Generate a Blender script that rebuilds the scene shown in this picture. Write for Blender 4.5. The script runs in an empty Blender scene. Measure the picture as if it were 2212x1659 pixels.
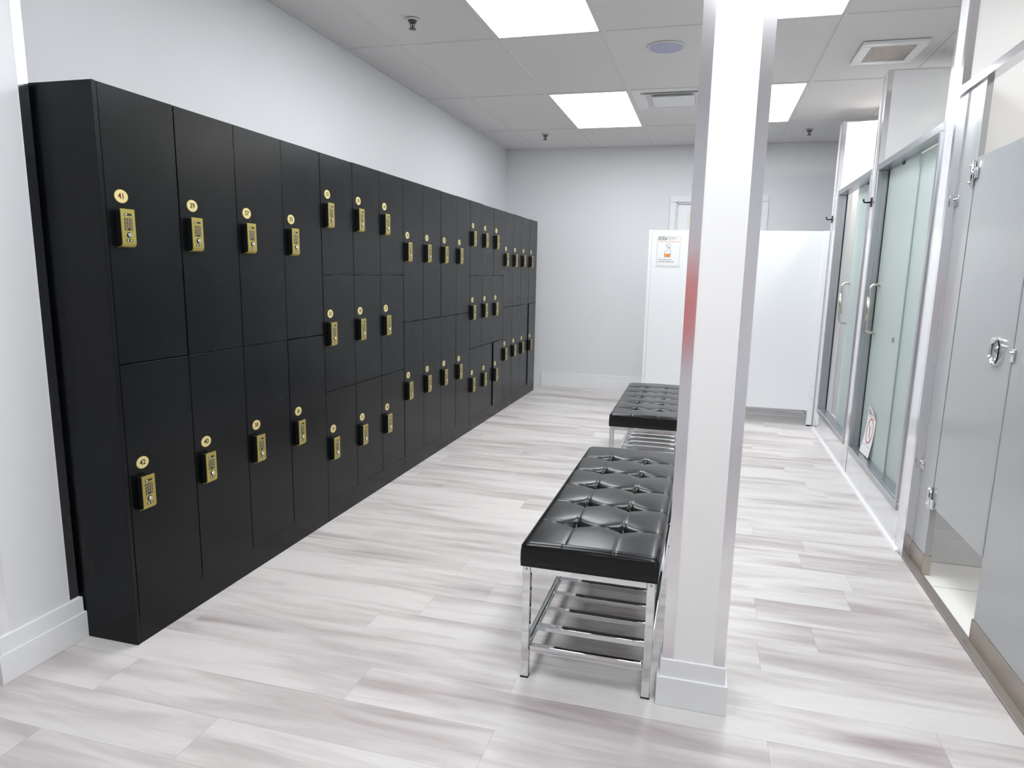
import bpy, bmesh, math, random
from mathutils import Vector, Matrix
random.seed(7)
sc = bpy.context.scene
col = sc.collection
PI = math.pi

# ------------------------------------------------------------------ materials
def lin(r, g, b):
    f = lambda c: (c/255/12.92) if c/255 <= .04045 else ((c/255+.055)/1.055)**2.4
    return (f(r), f(g), f(b), 1)

def pr(m): return m.node_tree.nodes['Principled BSDF']

def mat(name, rgb, rough=.5, metal=0., spec=.5, coat=0., coatr=.05, emit=None, es=0.):
    m = bpy.data.materials.new(name); m.use_nodes = True
    p = pr(m)
    p.inputs['Base Color'].default_value = lin(*rgb)
    p.inputs['Roughness'].default_value = rough
    p.inputs['Metallic'].default_value = metal
    p.inputs['Specular IOR Level'].default_value = spec
    p.inputs['Coat Weight'].default_value = coat
    p.inputs['Coat Roughness'].default_value = coatr
    if emit:
        p.inputs['Emission Color'].default_value = lin(*emit)
        p.inputs['Emission Strength'].default_value = es
    return m

def nd(m, t, **kw):
    n = m.node_tree.nodes.new(t)
    for k, v in kw.items(): setattr(n, k, v)
    return n
def lk(m, a, b): m.node_tree.links.new(a, b)

def noise_rough(m, scale=(4, 4, 4), lo=.3, hi=.5, bump=0., bscale=60, detail=4):
    tc = nd(m, 'ShaderNodeTexCoord'); mp = nd(m, 'ShaderNodeMapping')
    mp.inputs['Scale'].default_value = scale
    n = nd(m, 'ShaderNodeTexNoise'); n.inputs['Scale'].default_value = 1; n.inputs['Detail'].default_value = detail
    r = nd(m, 'ShaderNodeMapRange'); r.inputs['To Min'].default_value = lo; r.inputs['To Max'].default_value = hi
    r.inputs['From Min'].default_value = .3; r.inputs['From Max'].default_value = .7
    lk(m, tc.outputs['Object'], mp.inputs['Vector']); lk(m, mp.outputs['Vector'], n.inputs['Vector'])
    lk(m, n.outputs['Fac'], r.inputs['Value']); lk(m, r.outputs['Result'], pr(m).inputs['Roughness'])
    if bump:
        n2 = nd(m, 'ShaderNodeTexNoise'); n2.inputs['Scale'].default_value = bscale; n2.inputs['Detail'].default_value = 3
        b = nd(m, 'ShaderNodeBump'); b.inputs['Strength'].default_value = bump; b.inputs['Distance'].default_value = .002
        lk(m, tc.outputs['Object'], n2.inputs['Vector']); lk(m, n2.outputs['Fac'], b.inputs['Height'])
        lk(m, b.outputs['Normal'], pr(m).inputs['Normal'])

M = {}
M['wall'] = mat('wall_paint', (228, 229, 232), .6); noise_rough(M['wall'], (3, 3, 3), .5, .62, .12, 260)
M['trimw'] = mat('white_trim_paint', (236, 237, 239), .35); noise_rough(M['trimw'], (5, 5, 5), .3, .42, .05, 90)
M['ceil'] = mat('ceiling_tile', (232, 230, 229), .85); noise_rough(M['ceil'], (9, 9, 9), .8, .95, .35, 420)
M['tee'] = mat('ceiling_grid_paint', (227, 226, 226), .6)
M['lam'] = mat('glossy_white_laminate', (232, 233, 236), .06, spec=.6, coat=.6, coatr=.03)
M['pwhite'] = mat('white_partition_laminate', (242, 244, 247), .28)
M['post'] = mat('white_post_paint', (243, 242, 242), .4)
M['black'] = mat('black_locker_laminate', (25, 27, 28), .4, spec=.22)
M['dark'] = mat('dark_gap', (8, 8, 8), .8)
M['alum'] = mat('satin_aluminium', (240, 240, 244), .17, metal=1.)
M['alumf'] = mat('door_frame_aluminium', (186, 188, 193), .3, metal=.9)
M['steel'] = mat('brushed_stainless', (176, 168, 158), .33, metal=1.)
M['thresh'] = mat('threshold_metal', (150, 144, 139), .5, metal=.6)
M['chrome'] = mat('chrome', (226, 228, 230), .05, metal=1.)
M['satin'] = mat('satin_nickel', (206, 202, 194), .38, metal=.9)
M['gold'] = mat('gold_lock_finish', (182, 166, 92), .36, metal=.75)
M['plate'] = mat('pale_gold_plate', (228, 212, 146), .38, metal=.35, coat=.7, coatr=.2)
M['ink'] = mat('dark_engraving', (52, 30, 20), .6)
M['inkr'] = mat('red_brown_engraving', (110, 28, 24), .6)
M['rubber'] = mat('black_plastic', (16, 16, 17), .45)
M['keys'] = mat('keypad_recess', (22, 20, 14), .4)
M['keymark'] = mat('keypad_marks', (220, 218, 210), .3)  # pale dots and dashes in the keypad slots
M['grey'] = mat('grey_partition_laminate', (171, 174, 176), .22, coat=.35, coatr=.08)
M['greyedge'] = mat('grey_partition_edge', (168, 172, 178), .4)
M['tile'] = mat('white_floor_tile', (236, 236, 234), .3)
M['paper'] = mat('white_paper', (240, 240, 240), .7)
M['orange'] = mat('orange_print', (240, 150, 70), .7)
M['black_print'] = mat('black_print', (62, 62, 66), .7)
M['faint'] = mat('faint_grey_print', (214, 206, 212), .7)
M['greyprint'] = mat('grey_print', (150, 150, 158), .7)
M['redprint'] = mat('red_print', (202, 96, 116), .7)
M['pane'] = mat('frosted_window_pane', (238, 240, 226), .4)
M['spk'] = mat('speaker_grille', (186, 188, 214), .6)
M['fan'] = mat('fan_grille', (224, 216, 210), .6)
M['ventm'] = mat('vent_white_enamel', (234, 235, 236), .35)
M['sprk'] = mat('sprinkler_metal', (98, 96, 98), .35, metal=.9)
M['light'] = mat('lit_diffuser', (255, 255, 255), .5, emit=(249, 253, 255), es=11.3)
M['down'] = mat('lit_downlight', (255, 255, 255), .5, emit=(255, 250, 240), es=260.)

# lockers: soft mottled sheen + a faint cool tint
m = M['black']; tc = nd(m, 'ShaderNodeTexCoord')
n = nd(m, 'ShaderNodeTexNoise'); n.inputs['Scale'].default_value = 2.6; n.inputs['Detail'].default_value = 1.2
r = nd(m, 'ShaderNodeMapRange'); r.inputs['To Min'].default_value = .23; r.inputs['To Max'].default_value = .31
r.inputs['From Min'].default_value = .3; r.inputs['From Max'].default_value = .7
cr = nd(m, 'ShaderNodeValToRGB'); cr.color_ramp.elements[0].color = lin(9, 11, 13); cr.color_ramp.elements[1].color = lin(15, 18, 21)
cr.color_ramp.elements[0].position = .35; cr.color_ramp.elements[1].position = .68
lk(m, tc.outputs['Object'], n.inputs['Vector']); lk(m, n.outputs['Fac'], r.inputs['Value']); lk(m, r.outputs['Result'], pr(m).inputs['Roughness'])
lk(m, n.outputs['Fac'], cr.inputs['Fac']); lk(m, cr.outputs['Color'], pr(m).inputs['Base Color'])

# vertical brushing for guards
for k, sc_ in (('alum', (240, 240, 1.5)), ('steel', (1.5, 90, 60))):
    m = M[k]; tc = nd(m, 'ShaderNodeTexCoord'); mp = nd(m, 'ShaderNodeMapping'); mp.inputs['Scale'].default_value = sc_
    n = nd(m, 'ShaderNodeTexNoise'); n.inputs['Scale'].default_value = 1; n.inputs['Detail'].default_value = 2
    b = nd(m, 'ShaderNodeBump'); b.inputs['Strength'].default_value = .003; b.inputs['Distance'].default_value = .001
    lk(m, tc.outputs['Object'], mp.inputs['Vector']); lk(m, mp.outputs['Vector'], n.inputs['Vector'])
    lk(m, n.outputs['Fac'], b.inputs['Height']); lk(m, b.outputs['Normal'], pr(m).inputs['Normal'])

# leather
m = mat('black_leather', (15, 16, 18), .22, spec=.36); M['leather'] = m
tc = nd(m, 'ShaderNodeTexCoord')
n = nd(m, 'ShaderNodeTexNoise'); n.inputs['Scale'].default_value = 320; n.inputs['Detail'].default_value = 3
n2 = nd(m, 'ShaderNodeTexNoise'); n2.inputs['Scale'].default_value = 14; n2.inputs['Detail'].default_value = 4
mr = nd(m, 'ShaderNodeMapRange'); mr.inputs['To Min'].default_value = .18; mr.inputs['To Max'].default_value = .30
b = nd(m, 'ShaderNodeBump'); b.inputs['Strength'].default_value = .10; b.inputs['Distance'].default_value = .0015
lk(m, tc.outputs['Object'], n.inputs['Vector']); lk(m, tc.outputs['Object'], n2.inputs['Vector'])
lk(m, n.outputs['Fac'], b.inputs['Height']); lk(m, b.outputs['Normal'], pr(m).inputs['Normal'])
lk(m, n2.outputs['Fac'], mr.inputs['Value']); lk(m, mr.outputs['Result'], pr(m).inputs['Roughness'])
M['leatherside'] = mat('black_leather_side', (11, 11, 12), .4, spec=.35)
M['thread'] = mat('dark_thread', (9, 9, 10), .6)

# frosted glass (mint)
m = bpy.data.materials.new('frosted_mint_glass'); m.use_nodes = True; M['frost'] = m
nt = m.node_tree; p = pr(m)
p.inputs['Base Color'].default_value = lin(228, 235, 234); p.inputs['Roughness'].default_value = .3
p.inputs['Transmission Weight'].default_value = 0
tr = nd(m, 'ShaderNodeBsdfTranslucent'); tr.inputs['Color'].default_value = lin(228, 239, 237)
mx = nd(m, 'ShaderNodeMixShader'); mx.inputs['Fac'].default_value = .5
lk(m, p.outputs['BSDF'], mx.inputs[1]); lk(m, tr.outputs['BSDF'], mx.inputs[2])
lk(m, mx.outputs['Shader'], nt.nodes['Material Output'].inputs['Surface'])
M['glassedge'] = mat('glass_edge', (150, 172, 170), .2)
M['gasket'] = mat('rubber_gasket', (30, 34, 34), .5)

# floor planks: per-plank attributes 'plank' drive tone and grain offset
m = mat('pale_wood_plank', (205, 200, 198), .42); M['plank'] = m
at = nd(m, 'ShaderNodeAttribute', attribute_name='plank'); sp = nd(m, 'ShaderNodeSeparateColor')
lk(m, at.outputs['Color'], sp.inputs['Color'])
tc = nd(m, 'ShaderNodeTexCoord'); vm = nd(m, 'ShaderNodeVectorMath', operation='MULTIPLY_ADD')
vm.inputs[1].default_value = (37, 91, 13); lk(m, at.outputs['Color'], vm.inputs[0]); lk(m, tc.outputs['Object'], vm.inputs[2])
def nz(scale, sx, sy, det, dist=0.):
    mp = nd(m, 'ShaderNodeMapping'); mp.inputs['Scale'].default_value = (sx, sy, 1)
    n = nd(m, 'ShaderNodeTexNoise'); n.inputs['Scale'].default_value = scale; n.inputs['Detail'].default_value = det
    n.inputs['Distortion'].default_value = dist
    lk(m, vm.outputs['Vector'], mp.inputs['Vector']); lk(m, mp.outputs['Vector'], n.inputs['Vector'])
    return n.outputs['Fac']
big = nz(1, 1.0, 6.5, 2, .5); med = nz(1, 1.9, 17, 4, .9); fine = nz(1, 10, 190, 3)
rp = nd(m, 'ShaderNodeValToRGB'); e = rp.color_ramp.elements
e[0].position = .36; e[0].color = lin(217, 213, 211); e[1].position = .70; e[1].color = lin(160, 147, 147)
e2 = rp.color_ramp.elements.new(.5); e2.color = lin(198, 191, 190)
add = nd(m, 'ShaderNodeMath', operation='MULTIPLY_ADD'); add.inputs[1].default_value = .45
lk(m, med, add.inputs[0]); sb = nd(m, 'ShaderNodeMath', operation='MULTIPLY_ADD'); sb.inputs[1].default_value = .75; sb.inputs[2].default_value = -.14
lk(m, big, sb.inputs[0]); lk(m, sb.outputs[0], add.inputs[2])
ad2 = nd(m, 'ShaderNodeMath', operation='MULTIPLY_ADD'); ad2.inputs[1].default_value = .09; lk(m, sp.outputs['Red'], ad2.inputs[0])
lk(m, add.outputs[0], ad2.inputs[2])
sb2 = nd(m, 'ShaderNodeMath', operation='SUBTRACT'); sb2.inputs[1].default_value = .045; lk(m, ad2.outputs[0], sb2.inputs[0])
lk(m, sb2.outputs[0], rp.inputs['Fac'])
fr = nd(m, 'ShaderNodeMapRange'); fr.inputs['From Min'].default_value = .3; fr.inputs['From Max'].default_value = .75
fr.inputs['To Min'].default_value = 1.02; fr.inputs['To Max'].default_value = .93; lk(m, fine, fr.inputs['Value'])
# knots
kv = nd(m, 'ShaderNodeTexVoronoi'); kv.inputs['Scale'].default_value = 1.0
kmp = nd(m, 'ShaderNodeMapping'); kmp.inputs['Scale'].default_value = (2.2, 5.5, 1); lk(m, vm.outputs['Vector'], kmp.inputs['Vector']); lk(m, kmp.outputs['Vector'], kv.inputs['Vector'])
kr = nd(m, 'ShaderNodeMapRange'); kr.inputs['From Min'].default_value = .03; kr.inputs['From Max'].default_value = .13
kr.inputs['To Min'].default_value = .86; kr.inputs['To Max'].default_value = 1.; lk(m, kv.outputs['Distance'], kr.inputs['Value'])
ml = nd(m, 'ShaderNodeMath', operation='MULTIPLY'); lk(m, fr.outputs['Result'], ml.inputs[0]); lk(m, kr.outputs['Result'], ml.inputs[1])
vs = nd(m, 'ShaderNodeVectorMath', operation='SCALE'); lk(m, rp.outputs['Color'], vs.inputs[0]); lk(m, ml.outputs[0], vs.inputs['Scale'])
lk(m, vs.outputs['Vector'], pr(m).inputs['Base Color'])
b = nd(m, 'ShaderNodeBump'); b.inputs['Strength'].default_value = .08; b.inputs['Distance'].default_value = .001
lk(m, fine, b.inputs['Height']); lk(m, b.outputs['Normal'], pr(m).inputs['Normal'])

# ------------------------------------------------------------------ geometry helper
class G:
    def __init__(s): s.b = bmesh.new(); s.mats = []
    def mi(s, k):
        if k not in s.mats: s.mats.append(k)
        return s.mats.index(k)
    def _fin(s, vs, k, smooth=False):
        fs = set()
        for v in vs: fs.update(v.link_faces)
        i = s.mi(k)
        for f in fs: f.material_index = i; f.smooth = smooth
    def box(s, x0, x1, y0, y1, z0, z1, k, bev=0., seg=2):
        r = bmesh.ops.create_cube(s.b, size=1)
        vs = r['verts']
        for v in vs:
            v.co = Vector(((x0+x1)/2+v.co.x*(x1-x0), (y0+y1)/2+v.co.y*(y1-y0), (z0+z1)/2+v.co.z*(z1-z0)))
        i = s.mi(k)
        fs = set(f for v in vs for f in v.link_faces)
        for f in fs: f.material_index = i
        if bev > 0:
            es = set(e for v in vs for e in v.link_edges)
            r2 = bmesh.ops.bevel(s.b, geom=list(es), offset=bev, segments=seg, profile=.5, affect='EDGES')
            for f in r2['faces']: f.material_index = i; f.smooth = True
        return s
    def cyl(s, p0, p1, r0, k, seg=20, r1=None, smooth=True):
        p0 = Vector(p0); p1 = Vector(p1); d = p1-p0
        r = bmesh.ops.create_cone(s.b, cap_ends=True, segments=seg, radius1=r0, radius2=r0 if r1 is None else r1, depth=d.length)
        q = d.to_track_quat('Z', 'Y')
        for v in r['verts']: v.co = q @ v.co + (p0+p1)/2
        i = s.mi(k)
        for f in set(f for v in r['verts'] for f in v.link_faces):
            f.material_index = i; f.smooth = smooth and len(f.verts) == 4
        return s
    def ball(s, c, rx, ry, rz, k, seg=16):
        r = bmesh.ops.create_uvsphere(s.b, u_segments=seg, v_segments=seg//2, radius=1)
        for v in r['verts']: v.co = Vector((c[0]+v.co.x*rx, c[1]+v.co.y*ry, c[2]+v.co.z*rz))
        s._fin(r['verts'], k, True); return s
    def tube(s, pts, r, k, seg=12):
        pts = [Vector(p) for p in pts]; rings = []
        up = None
        for i, p in enumerate(pts):
            t = (pts[min(i+1, len(pts)-1)]-pts[max(i-1, 0)]).normalized()
            if up is None:
                up = t.orthogonal().normalized()
            up = (up - t*up.dot(t)).normalized(); w = t.cross(up)
            rings.append([s.b.verts.new(p+(up*math.cos(a)+w*math.sin(a))*r) for a in [2*PI*j/seg for j in range(seg)]])
        i = s.mi(k)
        for a, b_ in zip(rings, rings[1:]):
            for j in range(seg):
                f = s.b.faces.new((a[j], a[(j+1) % seg], b_[(j+1) % seg], b_[j])); f.material_index = i; f.smooth = True
        for rg in (rings[0][::-1], rings[-1]):
            f = s.b.faces.new(rg); f.material_index = i
        return s
    def prism(s, poly, ax, a, b_, k, smooth=False):
        """poly: 2d points in the plane perpendicular to ax, extruded from a to b_"""
        def P(u, v, w): return {'x': (w, u, v), 'y': (u, w, v), 'z': (u, v, w)}[ax]
        A = [s.b.verts.new(P(u, v, a)) for u, v in poly]; B = [s.b.verts.new(P(u, v, b_)) for u, v in poly]
        i = s.mi(k); n = len(poly); fs = []
        fs.append(s.b.faces.new(A[::-1])); fs.append(s.b.faces.new(B))
        for j in range(n):
            f = s.b.faces.new((A[j], A[(j+1) % n], B[(j+1) % n], B[j])); f.smooth = smooth; fs.append(f)
        for f in fs: f.material_index = i
        return s
    def build(s, name, parent=None, org=(0, 0, 0), loc=None):
        bmesh.ops.recalc_face_normals(s.b, faces=s.b.faces[:])
        o_ = Vector(org)
        for v in s.b.verts: v.co -= o_
        me = bpy.data.meshes.new(name); s.b.to_mesh(me); s.b.free()
        for k in s.mats: me.materials.append(M[k])
        o = bpy.data.objects.new(name, me); col.objects.link(o)
        if parent: o.parent = parent
        if loc is not None: o.location = loc
        return o

def tag(o, label=None, cat=None, group=None, kind=None):
    if label: o['label'] = label
    if cat: o['category'] = cat
    if group: o['group'] = group
    if kind: o['kind'] = kind
    return o
def thing(name, loc, label, cat, group=None, rz=0.):
    o = bpy.data.objects.new(name, None); col.objects.link(o); o.location = loc; o.rotation_euler = (0, 0, rz)
    o.empty_display_size = .1
    return tag(o, label, cat, group)
def struct(g, name): return tag(g.build(name), kind='structure')

def text_mesh(body, size, mats, extr=.0006, bold=0., align='CENTER'):
    c = bpy.data.curves.new('t', 'FONT'); c.body = body; c.size = size; c.align_x = align; c.align_y = 'CENTER'
    c.extrude = extr; c.offset = bold; c.resolution_u = 3
    o = bpy.data.objects.new('t', c); col.objects.link(o)
    dg = bpy.context.evaluated_depsgraph_get(); dg.update()
    me = bpy.data.meshes.new_from_object(o.evaluated_get(dg))
    bpy.data.objects.remove(o); bpy.data.curves.remove(c)
    return me
def add_mesh(g, me, mtx, k):
    i = g.mi(k); base = len(g.b.verts)
    vs = [g.b.verts.new(mtx @ v.co) for v in me.vertices]
    for p in me.polygons:
        try:
            f = g.b.faces.new([vs[a] for a in p.vertices]); f.material_index = i
        except ValueError: pass

# ------------------------------------------------------------------ dimensions (metres)
CZ = 2.54; XW = -.454; YB = 5.67; XR = 2.678; XP = 2.712; XE = 3.95; YN = -3.0
GX, AX, GY, AY = -.113, .6065, 2.267, 1.2245

# ------------------------------------------------------------------ room shell
# floor: every plank a quad of one mesh
g = G(); lay = g.b.loops.layers.color.new('plank'); W = .1745; L = 1.19
known = {0: .065, -1: .503, 1: .79, 2: .06, 3: .657, 4: .798, 8: 2.393, 9: 2.223, 13: 2.467, 16: 2.404, 24: 2.365}
i0 = g.mi('plank')
k = -26
while -.245+W*k < YB+.02:
    y0 = -.245+W*k; y1 = y0+W-.0003
    off = known.get(k, random.uniform(0, L))
    x = off-L*4
    while x < 2.70:
        a = max(x, -1.6); b_ = min(x+L-.0004, 2.70)
        if b_ > a+.01:
            vs = [g.b.verts.new(p) for p in ((a, y0, 0), (b_, y0, 0), (b_, y1, 0), (a, y1, 0))]
            f = g.b.faces.new(vs); f.material_index = i0
            c = (random.random(), random.random(), random.random(), 1)
            for lp in f.loops: lp[lay] = c
        x += L
    k += 1
g.box(-1.65, 2.72, YN-.1, YB+.1, -.1, -.003, 'dark')
struct(g, 'floor')
g = G(); g.box(XR+.03, XE, YN, YB, -.05, .002, 'tile')
for yy in (1.31, .70, .09): g.box(XR+.04, XE, yy, yy+.003, .0015, .0025, 'greyedge')
struct(g, 'floor_stalls')

g = G(); g.box(XW-.12, XW, -.02, YB+.1, 0, CZ+.1, 'wall'); struct(g, 'wall_left')
g = G()   # back wall with door opening
g.box(XW-.12, 1.37, YB, YB+.12, 0, CZ+.1, 'wall'); g.box(2.205, XE+.1, YB, YB+.12, 0, CZ+.1, 'wall'); g.box(1.37, 2.205, YB, YB+.12, 1.99, CZ+.1, 'wall')
struct(g, 'wall_back')
g = G(); g.box(XE, XE+.1, YN, YB, 0, CZ+.1, 'wall'); struct(g, 'wall_right')
g = G(); g.box(-1.65, XE+.1, YN-.1, YN, 0, CZ+.1, 'wall'); struct(g, 'wall_front')
g = G(); g.box(-1.75, -1.65, YN, -.29, 0, CZ+.1, 'wall'); struct(g, 'wall_far_left')

# wall end beside the lockers
g = G(); g.box(-1.65, -.218, -.29, -.026, 0, CZ, 'wall', .002); stub = struct(g, 'wall_near_left')
def guard(name, xc, yc, sx, sy, z0, z1, w=.032, t=.0018, parent=None):
    """L-shaped metal corner guard: corner at (xc, yc); legs run towards sx (along x) and sy (along y)"""
    q = G(); e = .0016
    x0, y0 = xc-sx*e, yc-sy*e
    poly = [(x0, y0), (x0+sx*w, y0), (x0+sx*w, y0+sy*t), (x0+sx*t, y0+sy*t), (x0+sx*t, y0+sy*w), (x0, y0+sy*w)]
    q.prism(poly, 'z', z0, z1, 'alum')
    return q.build(name, parent)
guard('corner_guard', -.218, -.026, -1, -1, .145, CZ, parent=stub)
guard('corner_guard', -.218, -.29, -1, 1, .145, CZ, parent=stub)

def bb_profile(g, x0, x1, y0, y1, k='trimw', h=.145, s=.092, t=.016, u=.010):
    """stepped skirting around a rectangular footprint"""
    g.box(x0-t, x1+t, y0-t, y1+t, 0, s, k, .0015); g.box(x0-u, x1+u, y0-u, y1+u, s-.001, h, k, .002)
g = G(); bb_profile(g, -1.6, -.218, -.29, -.026); struct(g, 'baseboard_near_left')
g = G(); g.box(.0, 1.37-.06, YB-.016, YB, 0, .1, 'trimw', .0015); g.box(.0, 1.37-.06, YB-.010, YB, .099, .155, 'trimw', .002)
g.box(2.265, XE, YB-.016, YB, 0, .1, 'trimw', .0015); g.box(2.265, XE, YB-.010, YB, .099, .155, 'trimw', .002); struct(g, 'baseboard_back')

# back door with frosted window
g = G(); g.box(1.37, 2.205, YB+.03, YB+.07, .005, 1.99, 'pwhite', .002)
door = struct(g, 'door_1')
g = G()
for x0, x1, z0, z1 in ((1.31, 1.372, 0, 1.987), (2.203, 2.265, 0, 1.987), (1.31, 2.265, 1.988, 2.05)):
    g.box(x0, x1, YB-.016, YB-.0005, z0, z1, 'trimw', .003)
g.box(1.37, 2.205, YB, YB+.03, 1.975, 1.9895, 'trimw')
for x0, x1 in ((1.372, 1.385), (2.19, 2.203)): g.box(x0, x1, YB+.0, YB+.03, 0, 1.988, 'trimw', .002)
g.build('door_frame', door)
g = G(); g.box(1.485, 1.75, YB+.024, YB+.032, 1.30, 1.885, 'pane'); g.build('window_pane', door)
g = G()
for z in (1.81, 1.02, .28): g.cyl((2.197, YB-.004, z-.05), (2.197, YB-.004, z+.05), .007, 'satin', 10)
g.build('door_hinge', door)
g = G(); g.cyl((1.43, YB+.03, 1.0), (1.43, YB-.03, 1.0), .011, 'satin'); g.cyl((1.43, YB-.025, 1.0), (1.54, YB-.025, 1.0), .009, 'satin'); g.build('door_handle', door)

# ceiling: tiles set behind a T-bar grid, openings left for the luminaires
LIGHTS = [(1, -1), (1, 1), (3, -1), (3, 1), (1, -3), (3, -3)]
g = G()
xs = [XW] + [GX+AX*i for i in range(0, 7)] + [XE]; xs = [-1.65, GX-2*AX, GX-AX] + xs[1:]
ys = [YN] + [GY+AY*j for j in range(-4, 3)] + [YB]
lit = set()
for i, j in LIGHTS: lit.add((round(GX+AX*i, 3), round(GY+AY*j, 3)))
for a, b_ in zip(xs, xs[1:]):
    for c, d in zip(ys, ys[1:]):
        if (round(a, 3), round(c, 3)) in lit: continue
        if b_ < XW+.01 and c > -.2: continue
        aa = a if not (a < XW and c > -.4) else XW
        g.box(aa, b_, c, d, CZ+.004, CZ+.03, 'ceil')
g.box(-1.7, XE+.1, YN-.1, YB+.1, CZ+.07, CZ+.1, 'ceil')
struct(g, 'ceiling')
g = G(); w = .012
for x in xs:
    yy1 = -.2 if x < XW else YB
    g.box(max(x-w, -1.65), min(x+w, XE), YN, yy1, CZ-.001, CZ+.006, 'tee')
for y in ys:
    g.box(XW if y > -.2 else -1.65, XE, max(y-w, YN), min(y+w, YB), CZ-.0004, CZ+.0055, 'tee')
g.box(XW, XW+.022, -.02, YB, CZ-.003, CZ+.006, 'tee'); g.box(XW, XE, YB-.022, YB, CZ-.003, CZ+.006, 'tee')
g.box(GX+AX*2, GX+AX*3, 4.085, 4.11, CZ-.0004, CZ+.0055, 'tee')
struct(g, 'trim_1')
LLAB = {(1, -1): 'large lit ceiling panel at the top edge, nearest of those left of the white post',
        (1, 1): 'lit ceiling panel between two sprinklers, beside the square air vent',
        (3, -1): 'lit ceiling panel right of the white post at the top edge of the picture',
        (3, 1): 'lit ceiling panel half hidden behind the white post, far one near the back wall',
        (1, -3): 'lit ceiling panel behind the camera on the locker side',
        (3, -3): 'lit ceiling panel behind the camera on the shower side'}
for i, j in LIGHTS:
    x0, y0 = GX+AX*i+.013, GY+AY*j+.013; x1, y1 = x0+AX-.026, y0+AY-.026
    t = thing('ceiling_light', ((x0+x1)/2, (y0+y1)/2, CZ), LLAB[(i, j)], 'ceiling light', 'lit panels in the tiled ceiling')
    g = G(); g.box(x0+.006, x1-.006, y0+.006, y1-.006, CZ+.003, CZ+.008, 'light'); g.build('diffuser', t, t.location)
    g = G()
    for a in ((x0, x0+.008, y0, y1), (x1-.008, x1, y0, y1), (x0, x1, y0, y0+.008), (x0, x1, y1-.008, y1)): g.box(*a, CZ, CZ+.03, 'tee')
    g.box(x0, x1, y0, y1, CZ+.03, CZ+.035, 'tee'); g.build('frame', t, t.location)

# sprinklers
def sprinkler(x, y, label):
    t = thing('sprinkler_head', (x, y, CZ), label, 'sprinkler', 'sprinkler heads in the ceiling')
    g = G(); g.cyl((0, 0, -.001), (0, 0, -.006), .036, 'ventm', 28, .030); g.build('cover_ring', t)
    g = G(); g.cyl((0, 0, -.005), (0, 0, -.016), .026, 'sprk', 20, .018); g.cyl((0, 0, -.01), (0, 0, -.045), .005, 'sprk', 10)
    for s_ in (-1, 1): g.tube([(s_*.012, 0, -.012), (s_*.014, 0, -.025), (s_*.008, 0, -.04), (0, 0, -.046)], .0022, 'sprk', 8)
    g.build('body', t)
    g = G(); g.cyl((0, 0, -.045), (0, 0, -.048), .017, 'sprk', 20)
    for q in range(10):
        a = 2*PI*q/10; g.box(math.cos(a)*.018-.002, math.cos(a)*.018+.002, math.sin(a)*.018-.002, math.sin(a)*.018+.002, -.048, -.046, 'sprk')
    g.build('deflector', t)
sprinkler(.15, 1.88, 'sprinkler head near the top edge, left of the nearest lit ceiling panel')
sprinkler(.15, 4.93, 'small sprinkler head above the back wall, left of the white post')
sprinkler(2.514, 5.06, 'small sprinkler head above the back wall, right of the white post')

# round speaker
t = thing('ceiling_speaker', (1.417, 2.585, CZ), 'round lavender-grey ceiling speaker left of the white post', 'speaker')
g = G(); g.cyl((0, 0, .003), (0, 0, -.004), .112, 'tee', 48, .108); g.build('rim', t)
g = G(); g.cyl((0, 0, -.002), (0, 0, -.0065), .098, 'spk', 48, .094); g.build('grille', t)

# 4-way diffuser vent
vx0, vx1, vy0, vy1 = GX+AX*2+.013, GX+AX*3-.013, GY+AY+.013, 4.085
t = thing('air_vent', ((vx0+vx1)/2, (vy0+vy1)/2, CZ), 'square stepped white air diffuser in the ceiling beside the white post', 'air vent')
cx_, cy_ = t.location.x, t.location.y
def frustum_ring(g, r0, z0, r1, z1, k):
    a = [g.b.verts.new((cx_+sx*r0, cy_+sy*r0, z0)) for sx, sy in ((-1, -1), (1, -1), (1, 1), (-1, 1))]
    b2 = [g.b.verts.new((cx_+sx*r1, cy_+sy*r1, z1)) for sx, sy in ((-1, -1), (1, -1), (1, 1), (-1, 1))]
    for q in range(4):
        f = g.b.faces.new((a[q], a[(q+1) % 4], b2[(q+1) % 4], b2[q])); f.material_index = g.mi(k)
g = G(); R0 = (vx1-vx0)/2
frustum_ring(g, R0, CZ-.001, R0-.06, CZ-.001, 'ventm'); frustum_ring(g, R0, CZ-.001, R0, CZ+.02, 'ventm'); frustum_ring(g, R0-.06, CZ-.001, R0-.07, CZ+.055, 'ventm')
g.box(cx_-R0+.05, cx_+R0-.05, cy_-R0+.05, cy_+R0-.05, CZ+.052, CZ+.06, 'greyedge'); g.build('frame', t, t.location)
for r0, r1, za, zb in ((.225, .175, CZ-.012, CZ+.03),):
    g = G(); frustum_ring(g, r0, za, r1, zb, 'ventm'); frustum_ring(g, r0, za, r0-.004, za+.001, 'ventm'); frustum_ring(g, r0-.004, za+.001, r1-.004, zb, 'ventm'); g.build('louvre', t, t.location)
g = G(); g.box(cx_-.15, cx_+.15, cy_-.15, cy_+.15, CZ-.016, CZ-.010, 'ventm', .002); g.box(cx_-.12, cx_+.12, cy_-.12, cy_+.12, CZ-.010, CZ+.03, 'ventm'); g.build('centre_plate', t, t.location)

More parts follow.
